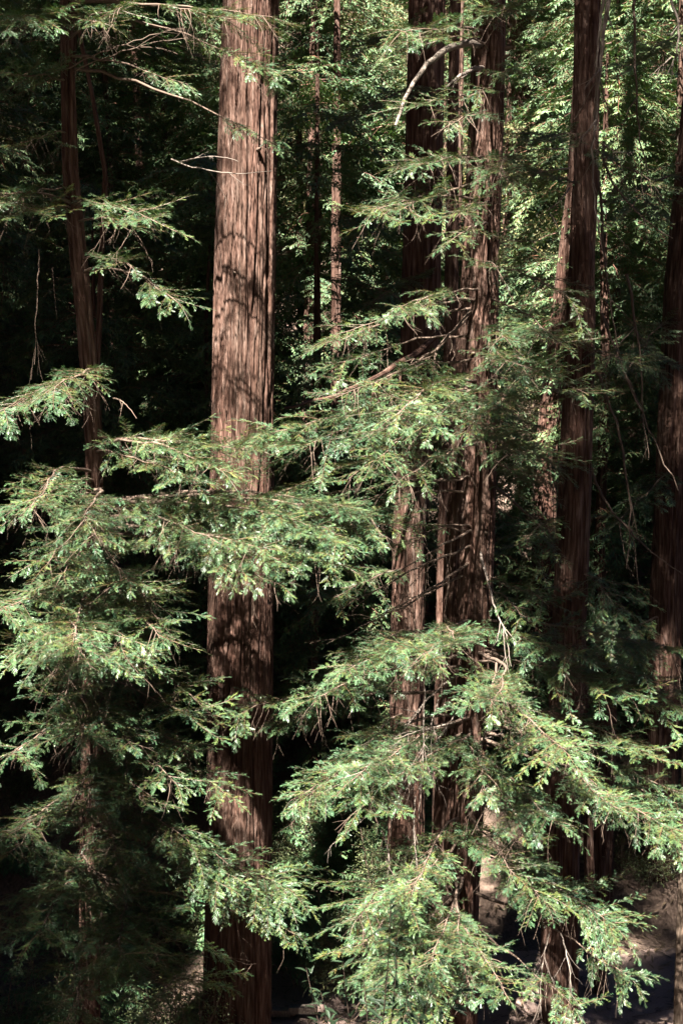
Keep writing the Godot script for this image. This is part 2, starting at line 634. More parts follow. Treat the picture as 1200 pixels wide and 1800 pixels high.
# loose fibrous strips and broken stubs on a trunk, within the height that the picture shows
func rough_bark(tr: Redwood, count: int, sd: int) -> void:
	rng.seed = sd
	var m := MB.new()
	for q in count:
		var y := rf(0.5, 14.0)
		var a := rf(0, TAU)
		var k := 0
		while k < tr.line.size() - 2 and y > tr.line[k + 1][0].y:
			k += 1
		var r: float = lerpf(tr.line[k][1], tr.line[k + 1][1], clampf((y - tr.line[k][0].y) / (tr.line[k + 1][0].y - tr.line[k][0].y), 0, 1))
		var out := Vector3(cos(a), 0, sin(a))
		var side := Vector3(-sin(a), 0, cos(a))
		var ln := rf(0.12, 0.6)
		var w := rf(0.006, 0.02)
		var lift := rf(0.015, 0.06)
		var col := Color.WHITE * rf(0.6, 1.3)
		var last := tr.spot(y) + out * (r - 0.004)
		for j in 4:
			var u := (j + 1) / 4.0
			var p := tr.spot(y + ln * u * (1 if q % 2 else -1)) + out * (r + lift * u * u) + side * rf(-0.004, 0.004)
			if q % 2:
				m.tri(last - side * w, p - side * w * (1.1 - u), last + side * w, col); m.tri(p - side * w * (1.1 - u), p + side * w * (1.1 - u), last + side * w, col)
			else:
				m.tri(last - side * w, last + side * w, p - side * w * (1.1 - u), col); m.tri(p - side * w * (1.1 - u), last + side * w, p + side * w * (1.1 - u), col)
			last = p
	part(tr.node, "bark_strips", m.mesh(), mats.redwood).set_meta("kind", "stuff")
	for q in 5:
		var y := rf(2.0, 13.0)
		var a := rf(0.2, PI - 0.2)
		var c := tr.spot(y)
		var d := Vector3(cos(a), rf(-0.2, 0.3), sin(a)).normalized()
		var r: float = tr.line[2][1]
		var b := MB.new()
		b.tube([c + d * (r - 0.08), c + d * (r - 0.01), c + d * (r + rf(0.0, 0.04))], rf(0.02, 0.035), 0.012, 7, Color.WHITE)
		part(tr.node, "branch_stub", b.mesh(), mats.wood)


# the crown high on a trunk, or of a whole distant tree: whorled drooping branchlets
func crown(node: Node3D, foot: Vector3, y0: float, y1: float, rad: float, count: int, size: float, sd: int, leafy := false, gated := true, called := "crown") -> void:
	rng.seed = sd * 3571 + 3
	var where := [[], []]
	var tints := [PackedColorArray(), PackedColorArray()]
	var shade := rf(0.75, 1.15)
	for q in count:
		var f := pow(rng.randf(), 1.25)
		var y := lerpf(y0, y1, f)
		var prof := rad * (sin(PI * pow(f, 0.8)) * 0.35 + 0.9 * (1.0 - f) * minf(1.0, f * 8.0 + 0.35) + 0.06)
		if leafy:
			prof = rad * sqrt(maxf(0.02, 1.0 - pow(f * 2.0 - 1.0, 2.0)))
		y = floorf(y / 0.55 + 0.5) * 0.55 + rf(-0.14, 0.14) if not leafy else y
		var a := rf(0, TAU)
		var lump := 0.75 + 0.5 * nz.get_noise_3d(cos(a) * 40.0, y * 14.0, sin(a) * 40.0 + sd * 91.0)
		var rr := prof * lump * sqrt(rf(0.06, 1.0))
		var out := Vector3(cos(a), 0, sin(a))
		var p := foot + out * rr + Vector3(0, y - foot.y - rr * 0.18, 0)
		var dir := (out.rotated(Vector3.UP, rf(-0.7, 0.7)) + Vector3.UP * rf(-0.35, 0.15)).normalized()
		var up := (Vector3.UP + Vector3(rf(-0.3, 0.3), 0, rf(-0.3, 0.3))).normalized()
		var zz := dir.cross(up).normalized()
		up = zz.cross(dir)
		var w := rng.randi() % 2
		var sc := size * rf(0.7, 1.2)
		var tn := tint(0.3) * shade * Color(1.25, 1.0, 1.05)
		if gated:
			var shut := true
			for tries in 3:                    # where a full branchlet would reach into a gap, a shorter one may not
				shut = false
				for u in [[0.1, 0.0], [0.4, 0.0], [0.45, 0.3], [0.45, -0.3], [0.7, 0.0], [0.95, 0.0]]:
					shut = shut or shades_a_gap(p + (dir * u[0] + zz * u[1] - up * 0.3 * u[0] * u[0]) * sc)
				if not shut:
					break
				sc *= 0.55
			if shut and rng.randf() < 0.985:
				continue
		where[w].append(Transform3D(Basis(dir, up, zz) * sc, p))
		tints[w].append(tn)
		if gated:
			add_cover(p + dir * sc * 0.5, sc * 0.33)
	var kinds := broad if leafy else clusters
	for w in 2:
		copies(node, called, kinds[(sd + w * 2) % kinds.size()], mats.leaves if leafy else mats.far_needles, where[w], tints[w])


func far_tree(called: String, label: String, group: String, x: float, z: float, h: float, rad: float, count: int, size: float, sd: int, leafy := false, low := 0.06, gated := false) -> void:
	rng.seed = sd * 71 + 1
	var g := land(x, z)
	var o := thing(called, Vector3(x, g, z), label, "tree", group)
	var lean := Vector3(rf(-0.04, 0.04), 1, rf(-0.04, 0.04))
	var r := h * rf(0.006, 0.01) if h < 25.0 else h * 0.011
	var line := []
	for q in 5:
		var s := q / 4.0
		line.append([Vector3(x, g - 0.3, z) + lean * h * s + Vector3(rf(-0.06, 0.06), 0, rf(-0.06, 0.06)) * h * 0.1, r * lerpf(1.15, 0.12, s)])
	part(o, "trunk", trunk_mesh(line, sd * 3.1, 18, 0.35, 0.8), mats.redwood)
	crown(o, Vector3(x, g, z), g + h * low, g + h, rad, count, size, sd, leafy, gated)
	if gated:
		tall.append([o, Vector3(x, g, z) , h])


# ---------------------------------------------------------------- the scene
func _ready() -> void:
	nz.seed = 5; nz.frequency = 0.05; nz.fractal_octaves = 3
	nz2.seed = 9; nz2.frequency = 0.5; nz2.fractal_type = FastNoiseLite.FRACTAL_NONE
	nz2.noise_type = FastNoiseLite.TYPE_SIMPLEX_SMOOTH
	# camera
	var cam := Camera3D.new()
	cam.name = "camera"
	add_child(cam)
	cam.position = eye
	cam.rotation_degrees = Vector3(-6, 0, 0)
	cam.fov = 40
	cam.near = 0.1
	cam.far = 600
	cam.current = true
	view = cam.basis
	# sky
	var env := Environment.new()
	env.background_mode = Environment.BG_SKY
	var sky := Sky.new()
	var sm := ProceduralSkyMaterial.new()
	sm.sky_top_color = Color(0.2, 0.36, 0.62)
	sm.sky_horizon_color = Color(0.55, 0.66, 0.76)
	sm.ground_bottom_color = Color(0.1, 0.09, 0.07)
	sm.ground_horizon_color = Color(0.2, 0.2, 0.18)
	sky.sky_material = sm
	env.sky = sky
	env.background_energy_multiplier = 0.09
	env.tonemap_mode = Environment.TONE_MAPPER_LINEAR
	env.tonemap_exposure = 9.6
	env.sdfgi_enabled = true; env.ssao_enabled = true; env.ssil_enabled = true
	var we := WorldEnvironment.new()
	we.name = "world_environment"
	we.environment = env
	add_child(we)
	# sun
	var az := deg_to_rad(SUN_AZ)
	var el := deg_to_rad(SUN_EL)
	sun_to = Vector3(sin(az) * cos(el), sin(el), cos(az) * cos(el))
	var sun := DirectionalLight3D.new()
	sun.name = "sun"
	add_child(sun)
	sun.look_at_from_position(Vector3.ZERO, -sun_to, Vector3.UP)
	sun.light_energy = 1.6
	sun.light_angular_distance = 0.53
	sun.light_color = Color(1.0, 0.975, 0.93)
	sun.shadow_enabled = true
	e1 = sun_to.cross(Vector3.UP).normalized()
	e2 = e1.cross(sun_to)
	gate.resize(GN * GN)
	gate.fill(1e9)
	cover.resize(GN * GN)
	make_materials()
	for k in 7:
		sprays.append(make_spray(100 + k, [0.22, 0.27, 0.2, 0.29, 0.24, 0.22, 0.18][k]))
	for k in 3:
		laterals.append([])
		for v in 7:
			laterals[k].append(make_lateral(400 + k * 20 + v, [0.25, 0.42, 0.68][k]))
	for k in 5:
		clusters.append(make_cluster(200 + k, 0.95))
	for k in 4:
		broad.append(make_broad(300 + k))
	build_ground()
	print("ground")
	build_near_trees()
	print("near trees")
	build_sun_gaps()
	build_small_things()
	build_forest()
	print("forest")


func build_ground() -> void:
	var st := MB.new()
	var xs := []
	var zs := []
	var x := -75.0
	while x <= 75.0:
		xs.append(x); x += 0.75 if absf(x) < 12.0 else 3.0
	var z := 45.0
	while z >= -125.0:
		zs.append(z); z -= 0.5 if z < -8.0 and z > -34.0 else 2.5
	for b in zs:
		for a in xs:
			st.v.append(Vector3(a, land(a, b), b))
			var nx := land(a + 0.3, b) - land(a - 0.3, b)
			var nzz := land(a, b + 0.3) - land(a, b - 0.3)
			st.n.append(Vector3(-nx, 0.6, -nzz).normalized())
			st.c.append(Color.WHITE); st.t.append(Vector2(a, b))
	var w := xs.size()
	for r in zs.size() - 1:
		for q in w - 1:
			var k := r * w + q
			st.i.append_array([k, k + w, k + 1, k + 1, k + w, k + w + 1])
	var g := part(self, "ground", st.mesh(), mats.soil)
	g.set_meta("kind", "structure")
	# the trail that crosses the valley floor behind the twin redwood
	var p := MB.new()
	for q in 60:
		var xx := -1.2 + q * 0.3
		for e in 5:
			var zz := -17.2 - e * 0.95 + 0.25 * sin(xx * 0.5) + 0.12 * sin(xx * 3.1 + e * 2.0)
			p.v.append(Vector3(xx, land(xx, zz) + 0.012, zz)); p.n.append(Vector3.UP); p.c.append(Color.WHITE); p.t.append(Vector2(xx, zz))
	for q in 59:
		for e in 4:
			var k := q * 5 + e
			p.i.append_array([k, k + 1, k + 5, k + 1, k + 6, k + 5])
	var path := part(self, "path", p.mesh(), mats.dirt)
	path.set_meta("kind", "structure")


func build_near_trees() -> void:
	# the big trunk
	var big := pixel_tree("redwood_tree", "large redwood with a thick straight furrowed trunk, half in sun", "", 17.5,
		[[416, 1800, 124], [420, 1500, 116], [423, 1100, 112], [427, 700, 106], [431, 450, 103], [437, 150, 92], [441, 0, 88]], 44.0, "redwood", 300, 0.03, 1.0)
	for q in range(30, 860, 40):
		open_to_sun(at(436, q, 17.1), 0.42)
	for q in range(1370, 1800, 40):
		open_to_sun(at(450, q, 17.1), 0.4)
	rough_bark(big, 170, 10)
	# twin redwood: the sunlit stem in front and a darker one close behind it
	var twin := pixel_tree("redwood_tree", "slimmer sunlit redwood stem of a close pair, with many leafy boughs", "", 16.5,
		[[800, 1800, 70], [806, 1600, 62], [818, 1400, 58], [832, 1150, 56], [840, 900, 54], [846, 640, 52], [852, 450, 44], [860, 250, 44], [866, 0, 42]], 36.0, "redwood", 120, 0.03, 0.8)
	for q in range(60, 1800, 50):
		open_to_sun(at(836, q, 16.2), 0.2)
	rough_bark(twin, 110, 11)
	var back := pixel_tree("redwood_tree", "darker redwood stem standing just behind the slimmer sunlit stem", "", 17.1,
		[[768, 1800, 60], [784, 1500, 48], [798, 1150, 44], [806, 900, 46], [818, 640, 40], [828, 450, 30], [836, 200, 26], [842, 0, 24]], 30.0, "redwood", 80, 0.05, 0.8)
	# slender dark tree whose boughs cross in front of the big trunk
	var slim := pixel_tree("redwood_tree", "slender dark redwood with a curved trunk and layered boughs crossing the big trunk", "", 16.0,
		[[158, 1800, 36], [157, 1500, 33], [162, 1100, 31], [166, 780, 28], [152, 600, 28], [140, 470, 27], [124, 300, 24], [118, 60, 20], [117, 0, 19]], 24.0, "redwood", 60, 0.06, 0.6)
	# dark trunk in shade, beyond the twin
	var shaded := pixel_tree("redwood_tree", "straight redwood trunk in deep shade with pale bare twigs beside it", "", 18.6,
		[[980, 1800, 76], [985, 1500, 66], [1000, 1100, 60], [1010, 850, 56], [1018, 600, 52], [1026, 400, 46], [1032, 0, 42]], 38.0, "redwood", 90, 0.045, 0.8)
	# trunks behind the twin
	var mid := pixel_tree("redwood_tree", "broad redwood trunk behind the close pair, dark above and sunlit lower down", "", 21.5,
		[[712, 1700, 66], [714, 1300, 60], [718, 950, 54], [735, 700, 62], [742, 400, 62], [750, 0, 60]], 40.0, "redwood", 90, 0.05, 0.9)
	for q in range(830, 1010, 40):
		open_to_sun(at(705, q, 21.2), 0.35)
	var mid2 := pixel_tree("redwood_tree", "narrow redwood trunk squeezed between the broad trunk and the close pair", "", 20.6,
		[[770, 1750, 32], [776, 1300, 27], [782, 950, 25], [792, 600, 22], [800, 0, 18]], 30.0, "redwood", 50, 0.07, 0.8)
	for q in range(880, 1120, 50):
		open_to_sun(at(780, q, 20.4), 0.08)
	var pale := pixel_tree("redwood_tree", "pale sunlit redwood trunk half hidden beside the straight shaded trunk", "", 25.0,
		[[950, 1650, 50], [953, 1100, 46], [959, 800, 42], [985, 560, 36], [1012, 330, 32], [1030, 0, 26]], 40.0, "redwood", 60, 0.08, 0.8)
	for q in range(720, 880, 40):
		open_to_sun(at(958, q, 24.7), 0.35)
	var edge := pixel_tree("redwood_tree", "reddish thick redwood trunk at the edge of the dark thicket", "", 22.5,
		[[1150, 1700, 74], [1158, 1400, 66], [1174, 950, 58], [1192, 500, 50], [1240, 0, 46]], 40.0, "redwood", 80, 0.06, 0.9)
	open_to_sun(at(1140, 1630, 22.1), 0.3); open_to_sun(at(1178, 1560, 22.1), 0.18)
	var hid := pixel_tree("redwood_tree", "broken-off redwood trunk with a sunlit patch between the shaded trunk and the thicket", "", 22.0,
		[[1050, 1700, 46], [1058, 1450, 42], [1066, 1180, 36]], 4.0, "redwood", 60, 0.08, 0.8)
	open_to_sun(at(1060, 1450, 21.7), 0.3)
	var post := pixel_tree("slender_trunk", "thin sunlit young trunk at the edge of the trail", "", 16.2,
		[[1192, 1800, 20], [1198, 1600, 17], [1206, 1300, 14]], 11.0, "wood", 30, 0.08, 0.5)
	for q in range(1600, 1800, 40):
		open_to_sun(at(1192, q, 16.1), 0.16)
	var stoop := pixel_tree("slender_trunk", "short dark leaning trunk by the trail behind the shaded redwood", "", 19.4,
		[[1062, 1800, 30], [1050, 1700, 28], [1036, 1560, 22]], 8.0, "redwood", 30, 0.08, 0.6)
	var far_specs := [[540, 740, 17, 30.0, 548, "thin dark straight trunk standing beside two sunlit ones on the slope"], [590, 700, 17, 28.0, 592, "thin dark trunk standing alone in a gap of bright leaves"], [530, 760, 13, 33.0, 526, "thin sunlit trunk pressed behind a thin dark one"], [560, 745, 14, 33.5, 548, "thin sunlit trunk with a widening foot on the slope"], [800, 480, 22, 27.0, 806, "distant brown trunk glimpsed between the broad trunk and the pair"], [905, 480, 44, 36.0, 915, "thick shadowed trunk standing in a bright leafy hollow"]]
	for q in far_specs:
		var t := pixel_tree("slender_trunk", q[5], "", q[3], [[q[0], q[1], q[2] * 1.1], [(q[0] + q[4]) * 0.5, q[1] - 300, q[2]], [q[4], q[1] - 480, q[2] * 0.8]], at(q[4], q[1] - 900, q[3]).y, "redwood" if q[3] > 31.0 and q[3] < 35.0 else "redwood", 30, 0.12, 0.6)
		var mid_y := at(q[4], q[1] - 260, q[3]).y
		high.append([t.node, t.spot(mid_y), mid_y, t.line[-1][0].y + 0.3, 2.0, 300])
		if q[3] > 31.0 and q[3] < 35.0:
			for y in range(560, 740, 40):
				open_to_sun(at(q[0], y, q[3] - 0.3), 0.25)
	var thin2 := pixel_tree("slender_trunk", "very thin crooked trunk beside the slender dark redwood", "", 18.5,
		[[170, 700, 10], [185, 300, 9], [160, 160, 8], [140, 60, 7]], 16.0, "redwood", 24, 0.1, 0.5)

	# boughs of the slender tree: [height on trunk px, tip px, tip py, tip depth, spread, bare share, lit, density]
	var left := [
		[330, 250, 385, 14.6, 0.55, 0.35, 1, 1.0], [345, 40, 372, 14.6, 0.5, 0.3, 1, 0.9], [300, -60, 360, 15.0, 0.6, 0.2, 0, 1.0], [440, 235, 470, 14.6, 0.35, 0.3, 1, 0.9],
		[440, 325, 528, 14.4, 0.42, 0.62, 1, 1.0], [640, -20, 735, 14.2, 0.7, 0.3, 0, 1.0], [650, 110, 690, 13.6, 0.6, 0.3, 0, 1.0],
		[760, 450, 795, 15.0, 0.62, 0.1, 1, 1.7], [770, 330, 850, 14.6, 0.55, 0.2, 1, 1.1], [830, 150, 945, 13.4, 0.55, 0.3, 1, 1.2], [820, 40, 890, 13.6, 0.5, 0.3, 1, 1.1],
		[870, 665, 930, 14.5, 0.62, 0.16, 1, 1.9], [890, 570, 995, 14.2, 0.6, 0.3, 1, 1.9], [880, 610, 950, 14.4, 0.6, 0.4, 1, 1.5], [880, 380, 950, 14.3, 0.55, 0.25, 1, 1.2], [930, 420, 1000, 14.2, 0.45, 0.3, 1, 1.3], [880, 500, 915, 14.5, 0.5, 0.3, 1, 1.6], [900, 640, 905, 14.6, 0.4, 0.5, 1, 1.5], [910, 480, 985, 14.2, 0.55, 0.4, 1, 1.5], [890, 560, 935, 14.4, 0.5, 0.5, 1, 1.6],
		[900, 100, 990, 13.6, 0.6, 0.2, 0, 1.1], [960, 210, 1020, 13.8, 0.5, 0.2, 1, 1.1], [1080, 60, 1160, 13.6, 0.6, 0.2, 0, 1.0], [1120, 190, 1190, 13.6, 0.55, 0.25, 1, 1.0], [1240, 140, 1290, 13.6, 0.6, 0.25, 0, 1.1], [1260, 330, 1330, 14.6, 0.5, 0.3, 1, 1.0], [1360, 160, 1420, 13.6, 0.6, 0.2, 0, 1.1], [1380, 320, 1470, 14.4, 0.55, 0.3, 0, 1.1], [1500, 170, 1570, 13.6, 0.6, 0.2, 0, 1.1], [1500, 400, 1580, 14.8, 0.5, 0.4, 0, 1.0], [1620, 200, 1700, 13.6, 0.6, 0.2, 0, 1.1],
		[990, 130, 1130, 13.2, 0.75, 0.2, 1, 1.3], [1000, 300, 1085, 14.0, 0.6, 0.25, 1, 1.1], [1000, 10, 1080, 13.6, 0.7, 0.2, 1, 1.1], [1010, 220, 1150, 13.4, 0.5, 0.3, 1, 1.0],
		[1170, 110, 1230, 13.4, 0.6, 0.3, 1, 1.0], [1180, 315, 1260, 14.2, 0.6, 0.25, 0, 1.2], [1200, 200, 1310, 13.6, 0.6, 0.25, 0, 1.2], [1290, 385, 1385, 14.4, 0.6, 0.25, 1, 1.2],
		[1300, 260, 1400, 13.8, 0.6, 0.3, 0, 1.1], [1280, 20, 1330, 14.0, 0.7, 0.2, 0, 1.0], [1420, 500, 1560, 15.2, 0.62, 0.42, 1, 1.3], [1450, 400, 1520, 14.6, 0.5, 0.4, 0, 1.1],
		[1530, 515, 1650, 15.0, 0.36, 0.6, 1, 0.9], [1440, 220, 1520, 13.8, 0.7, 0.2, 0, 1.0], [1420, 0, 1500, 14.0, 0.8, 0.2, 0, 1.0], [1560, 290, 1640, 14.0, 0.8, 0.2, 0, 1.0],
		[1560, 60, 1650, 13.6, 0.8, 0.2, 0, 1.0], [1680, 320, 1760, 13.8, 0.8, 0.2, 0, 1.0], [1690, 120, 1790, 13.4, 0.8, 0.2, 0, 1.0],
		[60, 185, 40, 14.6, 0.4, 0.3, 1, 0.9], [0, 40, 30, 14.4, 0.7, 0.2, 0, 1.0], [120, -40, 130, 14.6, 0.7, 0.2, 0, 1.0], [200, 40, 260, 14.8, 0.6, 0.3, 0, 0.8],
		[-60, 480, 125, 15.2, 0.5, 0.62, 1, 1.2], [-40, 420, 30, 15.0, 0.5, 0.5, 1, 1.2], [20, 490, 255, 15.6, 0.32, 0.72, 1, 1.0], [-30, 480, 30, 15.4, 0.4, 0.7, 1, 1.0], [40, 330, 150, 14.8, 0.4, 0.6, 0, 0.9]]
	var k := 0
	for b in left:
		k += 1
		var foot := at(150, b[0], 16.0)
		bough(slim, slim.spot(lerpf(foot.y, at(b[1], b[2], b[3]).y, 0.4)), at(b[1], b[2], b[3]), b[4], b[5], b[6] == 1, b[7], k)
		beside(slim, b, foot.y, k)
	# boughs of the twin
	var right := [
		[120, 715, 190, 15.2, 0.4, 0.4, 0, 0.9], [40, 880, 20, 14.8, 0.5, 0.2, 0, 1.0], [20, 700, 60, 15.0, 0.6, 0.3, 0, 0.9], [250, 900, 305, 15.0, 0.4, 0.2, 1, 1.1], [255, 740, 290, 15.2, 0.35, 0.3, 1, 1.0],
		[270, 680, 375, 15.0, 0.5, 0.35, 1, 1.1], [200, 800, 220, 14.8, 0.35, 0.3, 0, 0.9], [470, 590, 590, 15.4, 0.45, 0.5, 0, 1.0], [480, 700, 540, 15.0, 0.45, 0.35, 0, 1.0],
		[560, 585, 640, 15.4, 0.35, 0.6, 1, 0.8], [430, 1000, 520, 15.2, 0.6, 0.25, 0, 1.1], [470, 980, 590, 15.2, 0.5, 0.3, 1, 1.0], [600, 1025, 690, 15.4, 0.55, 0.2, 0, 1.1],
		[610, 530, 790, 15.2, 0.75, 0.22, 1, 1.35], [600, 590, 700, 15.0, 0.6, 0.3, 1, 1.2], [640, 680, 730, 14.4, 0.7, 0.2, 1, 1.2], [650, 760, 740, 14.4, 0.55, 0.35, 1, 1.1], [700, 485, 865, 15.4, 0.5, 0.4, 0, 1.1],
		[760, 720, 850, 14.2, 0.4, 0.45, 1, 1.2], [690, 600, 840, 15.0, 0.55, 0.4, 0, 1.1], [740, 900, 800, 14.4, 0.5, 0.3, 0, 1.1], [740, 970, 820, 15.0, 0.5, 0.25, 0, 1.1], [700, 930, 740, 15.0, 0.45, 0.25, 0, 1.0],
		[940, 700, 960, 15.2, 0.3, 0.55, 0, 0.7], [560, 900, 600, 15.0, 0.4, 0.3, 0, 0.9], [640, 950, 660, 14.8, 0.45, 0.3, 1, 1.0], [690, 830, 760, 14.4, 0.4, 0.4, 1, 1.0], [790, 930, 860, 15.0, 0.4, 0.3, 0, 0.9], [330, 800, 380, 15.0, 0.35, 0.4, 0, 0.9], [400, 930, 440, 15.2, 0.4, 0.4, 0, 0.9], [150, 900, 120, 15.2, 0.4, 0.4, 0, 0.9], [820, 640, 880, 15.2, 0.45, 0.5, 0, 1.0], [640, 640, 770, 14.9, 0.55, 0.4, 1, 1.2], [1000, 960, 1060, 15.4, 0.5, 0.3, 0, 0.8],
		[1110, 650, 1150, 14.6, 0.62, 0.3, 1, 1.35], [1130, 750, 1150, 14.0, 0.5, 0.3, 1, 1.2], [1160, 440, 1265, 14.8, 0.5, 0.35, 1, 1.3], [1170, 560, 1230, 14.4, 0.55, 0.3, 1, 1.3], 
		[1230, 520, 1410, 14.6, 0.6, 0.45, 1, 1.2], [1250, 590, 1370, 14.4, 0.55, 0.4, 1, 1.2], [1270, 640, 1420, 14.2, 0.45, 0.5, 1, 1.0],
		[1090, 990, 1150, 15.0, 0.6, 0.2, 1, 1.3], [1080, 1190, 1150, 15.2, 0.7, 0.35, 1, 1.35], [1110, 1180, 1240, 15.4, 0.7, 0.3, 1, 1.1], [1120, 1060, 1220, 15.0, 0.7, 0.25, 1, 1.1],
		[1190, 985, 1320, 14.0, 0.55, 0.25, 1, 1.3], [1180, 890, 1240, 13.8, 0.5, 0.5, 1, 1.3], [1200, 1130, 1330, 14.8, 0.6, 0.4, 1, 1.3], [1210, 1185, 1480, 14.6, 0.6, 0.5, 1, 1.35], [1230, 1110, 1420, 14.4, 0.45, 0.6, 1, 1.3], [1200, 1200, 1400, 15.2, 0.6, 0.5, 1, 1.1],
		[1300, 985, 1450, 14.4, 0.5, 0.4, 1, 1.2], [1300, 900, 1430, 14.6, 0.45, 0.3, 0, 1.1], [1290, 735, 1360, 14.2, 0.5, 0.3, 1, 1.3], [1300, 860, 1390, 14.4, 0.35, 0.5, 1, 1.1],
		[1440, 620, 1610, 14.6, 0.62, 0.3, 1, 1.4], [1450, 720, 1560, 14.0, 0.6, 0.4, 1, 1.4], [1430, 890, 1540, 14.2, 0.55, 0.4, 1, 1.4], [1440, 1065, 1620, 14.8, 0.6, 0.35, 1, 1.35], [1450, 960, 1570, 14.4, 0.5, 0.3, 1, 1.2],
		[1530, 1120, 1725, 14.6, 0.4, 0.72, 1, 1.4], [1560, 1000, 1780, 14.6, 0.35, 0.65, 1, 1.0], [1560, 700, 1720, 13.8, 0.7, 0.3, 1, 1.4], [1560, 770, 1690, 13.6, 0.5, 0.5, 1, 1.4], [1570, 860, 1740, 13.8, 0.4, 0.4, 1, 1.2], [1590, 640, 1690, 14.2, 0.6, 0.4, 1, 1.2], [1620, 690, 1790, 13.8, 0.7, 0.3, 1, 1.2]]
	for b in right:
		k += 1
		var foot := at(840, b[0], 16.5)
		bough(twin, twin.spot(lerpf(foot.y, at(b[1], b[2], b[3]).y, 0.4)), at(b[1], b[2], b[3]), b[4], b[5], b[6] == 1, b[7], k)
		beside(twin, b, foot.y, k)
	# shaded boughs on the trunks behind
	for b in [[shaded, 18.6, 330, 900, 300, 17.6], [shaded, 18.6, 240, 940, 250, 17.6], [shaded, 18.6, 620, 1120, 640, 17.8], [shaded, 18.6, 900, 900, 960, 17.8], [shaded, 18.6, 250, 1150, 330, 17.8], [shaded, 18.6, 1000, 1100, 1080, 17.8],
			[mid, 21.5, 150, 620, 210, 20.0], [mid, 21.5, 330, 640, 420, 20.0], [mid, 21.5, 60, 640, 90, 20.2], [mid, 21.5, 480, 660, 540, 20.4], [edge, 22.5, 300, 1080, 380, 21.0], [edge, 22.5, 560, 1100, 650, 21.0], [edge, 22.5, 820, 1090, 920, 21.0], [edge, 22.5, 1080, 1060, 1160, 20.8], [edge, 22.5, 60, 1100, 120, 21.0],
			[big, 17.5, -200, 560, -60, 16.5], [mid, 21.5, 1100, 600, 1180, 19.5], [mid, 21.5, 1000, 580, 1060, 19.8], [mid, 21.5, 1250, 620, 1340, 19.5]]:
		k += 1
		var tr: Redwood = b[0]
		var foot := at(900, b[2], b[1])
		bough(tr, tr.spot(foot.y), at(b[3], b[4], b[5]), 0.8, 0.15, false, 1.1, k)
	# bare wood
	bare_branch(twin, at(850, 78, 16.5), at(693, 222, 15.4), 0.05, 0, 1, Vector3(-0.08, 0.26, 0.1), "dead")
	bare_branch(twin, at(848, 118, 16.4), at(780, 158, 15.6), 0.03, 2, 2, Vector3(0, 0.05, 0))
	bare_branch(mid, at(800, 560, 20.8), at(498, 716, 18.6), 0.06, 3, 3, Vector3(0, -0.25, 0), "redwood")
	bare_branch(twin, at(826, 545, 16.4), at(700, 655, 15.4), 0.03, 4, 4, Vector3(0.05, -0.05, 0), "wood")
	for q in [[830, 960, 600, 1070, 5], [826, 985, 640, 1090, 6], [830, 930, 690, 1010, 7], [822, 1100, 745, 1150, 8], [812, 1010, 600, 1120, 9], [815, 1180, 700, 1300, 10], [812, 1330, 590, 1480, 11], [808, 1250, 690, 1410, 12], [840, 960, 890, 1120, 13], [826, 1360, 880, 1250, 14]]:
		bare_branch(twin, at(q[0], q[1], 16.4), at(q[2], q[3], 15.0), 0.017 if q[4] != 8 else 0.035, 5, q[4], Vector3(0, rf(-0.1, 0.12), 0), "dead" if q[4] > 9 else "wood")
	for q in [[745, 1210, 735, 1440, 15], [770, 1230, 715, 1390, 16], [800, 1270, 690, 1300, 17], [730, 1400, 740, 1560, 18], [965, 1640, 950, 1780, 19], [985, 1640, 1000, 1760, 20], [670, 1460, 680, 1540, 21]]:
		bare_branch(twin, at(q[0], q[1], 14.8), at(q[2], q[3], 14.5), 0.008, 7, q[4], Vector3(rf(-0.05, 0.05), 0, rf(-0.1, 0.1)))
		open_to_sun(at(q[2], q[3], 14.6), 0.3)
	for q in [[1075, -30, 1048, 230, 22, 0.032, -0.05], [1062, -20, 1045, 190, 23, 0.022, -0.03], [1048, 180, 1068, 470, 24, 0.016, -0.12], [1166, -20, 1172, 130, 25, 0.02, 0.14], [990, 262, 925, 264, 26, 0.012, 0.0], [1000, 296, 940, 304, 27, 0.012, 0.0], [1000, 330, 960, 372, 28, 0.012, 0.03], [965, 375, 985, 410, 29, 0.01, 0.0], [1180, 100, 1140, 135, 30, 0.01, 0.0], [1075, 270, 1115, 268, 31, 0.009, -0.05]]:
		bare_branch(shaded, at(q[0], q[1], 16.9), at(q[2], q[3], 16.8), q[5], 4, q[4], Vector3(q[6], 0, 0.05))
		for s in 5:
			open_to_sun(at(lerpf(q[0], q[2], s / 4.0), lerpf(q[1], q[3], s / 4.0), 16.8), 0.1)
	for q in [[1055, 550, 1190, 860, 32], [1050, 300, 1085, 620, 33], [1060, 250, 1180, 420, 34], [1100, 480, 1130, 750, 35], [1040, 640, 1100, 1000, 36], [1118, -40, 1140, 330, 37], [1040, 820, 1200, 1010, 38], [860, 850, 1000, 1020, 39]]:
		bare_branch(edge, at(q[0], q[1], 20.5), at(q[2], q[3], 20.2), 0.024, 2, q[4], Vector3(rf(-0.3, 0.3), 0, 0), "wood")
	for q in [[300, 280, 480, 300, 40], [320, 285, 420, 283, 41], [120, 120, 325, 50, 42], [130, 125, 330, 65, 43], [70, 440, 60, 640, 44], [92, 470, 100, 560, 45], [200, 700, 240, 735, 46], [360, 1650, 450, 1695, 47]]:
		bare_branch(slim, at(q[0], q[1], 15.6), at(q[2], q[3], 15.2), 0.009, 2, q[4], Vector3(0, -0.08 if q[4] in [40, 47] else 0.05, 0), "dead" if q[4] < 42 else "wood")
	# high crowns of the trees whose trunks are in view, above the picture
	var n := 500
